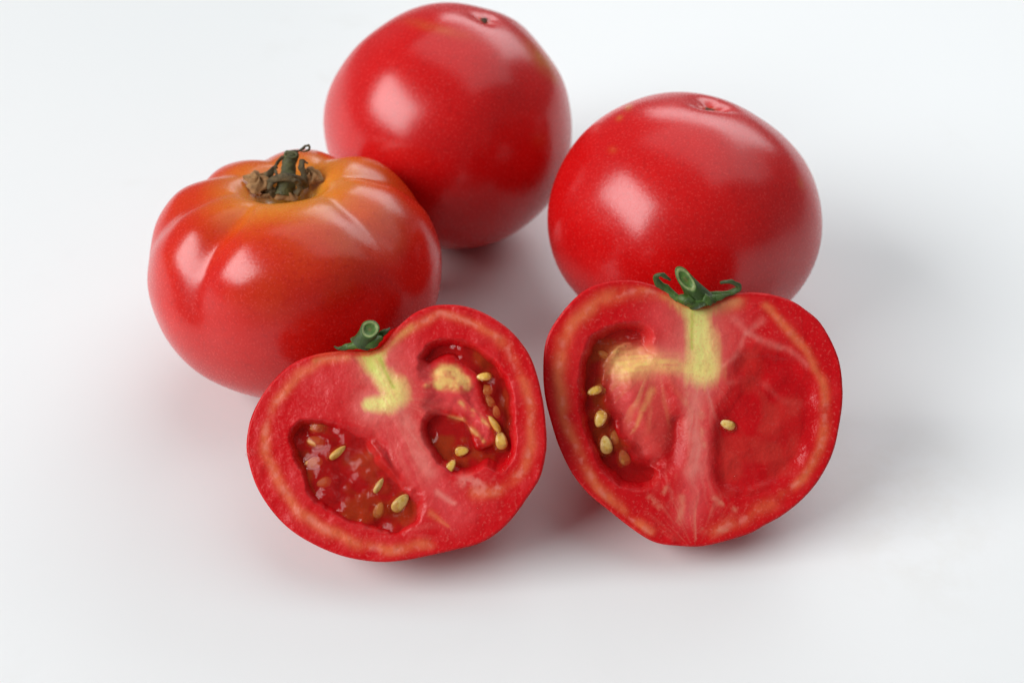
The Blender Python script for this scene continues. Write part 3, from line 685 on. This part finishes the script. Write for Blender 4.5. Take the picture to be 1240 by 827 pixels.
    col = lerp(col, C_DEEP, mr * sstep(.55, .3, fbm(Q / 30.0, 43, 2)) * .4)
    fb = fibres(PX, ze([(345, 270)])[0], 125, 55, 10, 110, 9, 75) * sstep(-3, 6, sl); col = lerp(col, (0.76, 0.36, 0.15), fb * .5)
    col = lerp(col, C_DEEP, mr * stroke(Q, ze([(560, 360), (520, 410), (503, 480), (500, 570), (520, 630)]), 9, 9) * .8)
    # core with its arm to the left
    col = lerp(col, C_PALE, stroke(Q, ze([(460, 130), (465, 230), (470, 310)]), 30, 26) * .7)
    col = lerp(col, C_PALE, stroke(Q, ze([(450, 295), (390, 290), (320, 285), (262, 285)]), 20, 22) * .5)
    dd, tt = poly_dist(Q, ze([(450, 300), (390, 296), (320, 288), (262, 288)])); sty = vnoise(np.stack([Q[:, 0] / 26.0, Q[:, 1] / 3.0], -1), 82)
    fa = np.exp(-(dd / np.interp(tt, [0, .5, 1], [10, 11, 19])) ** 2) * np.interp(tt, [0, .35, .75, 1], [.8, .6, 1, 1]) * (.5 + .75 * sty) * (.65 + .7 * nB)
    col = lerp(col, C_YEL, fa.clip(0, 1) * .95)
    for pts in ([(335, 365), (310, 430), (285, 480)], [(270, 320), (235, 305)]):
        f = stroke(Q, ze(pts), 4.5, 2.5); col = lerp(col, C_YEL, f * .3 * sstep(.25, .65, nB))
    stx = vnoise(np.stack([Q[:, 0] / 3.2, Q[:, 1] / 38.0], -1), 81)
    d, t = poly_dist(Q, ze([(455, 125), (462, 180), (468, 240), (472, 305)])); wc = np.interp(t, [0, .3, .7, 1], [25, 14, 17, 21])
    f = sstep(1.55, .25, d / wc + .45 * (stx - .5)); cc = np.stack([np.interp(t, [0, .5, 1], [C_GREEN[k] * .4 + C_YG[k] * .6, C_YG[k], C_YEL[k] * .35 + C_YG[k] * .65]) for k in range(3)], -1)
    col = col + (cc - col) * (f * (.72 + .4 * stx)).clip(0, 1)[:, None]
    col = lerp(col, (0.40, 0.50, 0.06), stroke(Q, ze([(448, 140), (445, 190), (442, 250)]), 2.6, 2) * .6)
    col = lerp(col, (0.72, 0.70, 0.22), stroke(Q, ze([(465, 140), (468, 200), (455, 300)]), 5, 5) * .5)
    col = lerp(col, (0.72, 0.34, 0.13), stroke(Q, ze([(520, 125), (560, 120)]), 12, 9) * .6)
    col = lerp(col, (0.72, 0.36, 0.10), stroke(Q, ze([(410, 125), (370, 110)]), 9, 7) * .6)
    col = lerp(col, C_RED, sstep(9, 3, sd) * .8)
    wet = np.clip(.2 + ml + mr * .5 + .25 * sstep(.5, .7, nA), 0, 1)
    go = ml * sstep(-1, -6, sl) * .42
    gh = -0.0036 + 0.0018 * (fbm(PX / 20.0, 56, 2) - .5) - h; go = 0.36 * sstep(-.0001, .0007, gh) * (sl < 3)
    gc = lerp(np.tile((0.50, 0.010, 0.010), (len(PX), 1)), (0.46, 0.07, 0.012), sstep(.5, .7, nA) * .7 * ml)
    return col, h, wet, gh, go, gc
make_face(H, paintE)
for s in [(733, 429, 19, 150, 15, .0010, M_seed_gel), (721, 473, 21, 200, 10, .0026, M_seed), (731, 470, 18, 170, 10, .0010, M_seed_gel), (728, 507, 22, 250, 10, .0024, M_seed), (735, 539, 23, 100, 10, .0028, M_seed),
          (746, 530, 19, 90, 20, .0014, M_seed_gel), (758, 555, 22, 110, 20, .0012, M_seed_gel), (882, 514, 18, 160, 5, .0010, M_seed)]:
    put_seed(H, *s)

for d_ in [(724, 496, 13, 60), (757, 546, 12, 60), (808, 529, 9, 30), (891, 578, 8, 80), (893, 560, 5, 0), (742, 520, 8, 70), (815, 545, 6, 0), (905, 600, 5, 0), (733, 452, 6, 20)]:
    put_drop(H, *d_)

# ------------------------------------------------------------------ green calyxes of the halves
def cut_stem(H, p, base_px, top_px, r0, r1, normal, dz0, dz1, mpp):
    A = p(*base_px, dz0); B = p(*top_px, dz1); ax = unit(B - A); nrm = unit(normal); m, n = 24, 12
    w = unit(np.cross(ax, -FW)); h = np.cross(w, ax); V = []; col = []
    g = srgb(50, 74, 20)
    for i in range(n):
        q = i / (n - 1); r = (r0 * (1 - q) ** 1.6 + r1 * (1 - (1 - q) ** 1.6)) * mpp
        for j in range(m):
            a = 2 * math.pi * j / m; o = w * math.cos(a) * r * (1 + .06 * math.sin(3 * a + 4 * q)) + h * math.sin(a) * r
            end = ((B - (A + o)) @ nrm) / (ax @ nrm)
            V.append(A + o + ax * end * q); col.append(g * (0.75 + .5 * q))
    last = np.array(V[-m:]); cc = last.mean(0)
    for s, c in ((.90, srgb(80, 112, 48)), (.84, srgb(150, 164, 104)), (.66, srgb(142, 158, 96)), (.60, srgb(84, 120, 46)), (.3, srgb(78, 112, 40)), (.04, srgb(112, 108, 48))):
        for j in range(m): V.append(cc + (last[j] - cc) * s - nrm * (0.0003 if s < .62 else 0)); col.append(c)
    V = np.array(V); F = grid_faces(m, n + 6, True) + [tuple(range((n + 5) * m, (n + 6) * m))]
    return build('stem', V, F, M_green, H.root, np.array(col), origin=H.base)
def green_tube(name, H, parent, p, lst, w, h, zf, mpp, c0, c1, n=30):
    v, f = sweep(zp(p, lst, zf), np.array(w) * mpp, np.array(h) * mpp, n, 10, twist=.3)
    v = v + (np.stack([vnoise(v * 800, q) for q in (1, 2, 3)], -1) - .5) * 0.0006
    t = np.repeat(np.linspace(0, 1, n), 10)
    return build(name, v, f, M_green, parent, np.outer(1 - t, c0) + np.outer(t, c1), origin=H.base)
G1, G2 = srgb(70, 104, 30), srgb(58, 70, 34)
# right half
ref = HE.to_plane(np.array([[843.0, 366.0]]))[0]; p, mp = at_depth(ref)
Z = lambda x, y: (770 + x / 8.267, 315 + y / 8.267)
cal = green_tube('calyx', HE, HE.root, p, [(395, 375, -.001), (480, 395, .0005), (580, 410, .001), (690, 400, .001), (800, 385, .0), (850, 390, -.001)], [3, 7, 8.5, 8, 5, 2], [4, 7, 9, 8, 5, 3], Z, mp, G1, G1)
for lst, w in [
    ([(430, 400, .0), (370, 350, .0), (290, 280, .0), (220, 225, .001), (200, 175, .002), (235, 148, .003), (295, 160, .003), (340, 205, .002)], [4, 5, 4.8, 4.2, 3.6, 3, 2.6, 1.3]),
    ([(700, 375, .0), (790, 345, .0), (870, 345, .0), (950, 320, .0), (1025, 285, .001), (1010, 240, .002), (940, 215, .003), (850, 232, .002)], [5, 4.2, 4.2, 4, 3.6, 3.2, 2.8, 2.2]),
    ([(760, 385, .001), (840, 370, .001), (940, 350, .001)], [4, 4, 1.2]),
    ([(560, 380, .003), (520, 420, .004), (500, 450, .003)], [6, 5, 1.5]),
    ([(680, 380, .003), (740, 415, .003), (790, 425, .001)], [6, 4.5, 1.2])]:
    green_tube('sepal', HE, cal, p, lst, w, [1.8] * len(w), Z, mp, G1, G2)
cut_stem(HE, p, Z(640, 400), Z(500, 195), 16, 8.6, -FW * .95 - UP * .05, .0, .004, mp)
# left half
ref = HD.to_plane(np.array([[441.0, 417.0]]))[0]; p, mp = at_depth(ref)
Z = lambda x, y: (400 + x / 6.36, 380 + y / 6.36)
cal = green_tube('calyx', HD, HD.root, p, [(130, 255, -.001), (200, 240, .0005), (270, 235, .001), (340, 215, .001), (395, 180, -.001)], [2.5, 5, 6.5, 6, 3], [3, 6, 8, 7, 4], Z, mp, G1, G1)
for lst, w in [
    ([(230, 235, .0), (150, 250, .0), (90, 262, .0), (50, 262, .0), (25, 245, 0)], [5, 4, 3, 2, .8]),
    ([(320, 215, -.001), (380, 170, -.001), (425, 135, -.001), (458, 112, -.002)], [5, 4.5, 3.5, 1]),
    ([(280, 235, .002), (330, 245, .002), (380, 215, .001)], [5, 3.5, 1.2]),
    ([(220, 235, -.003), (180, 200, -.004), (160, 190, -.005)], [5, 4, 1.5])]:
    green_tube('sepal', HD, cal, p, lst, w, [1.8] * len(w), Z, mp, G1, G2)
cut_stem(HD, p, Z(245, 225), Z(305, 118), 12.5, 11.0, -FW * .8 + UP * .35 + RIGHT * .2, .0, .003, mp)
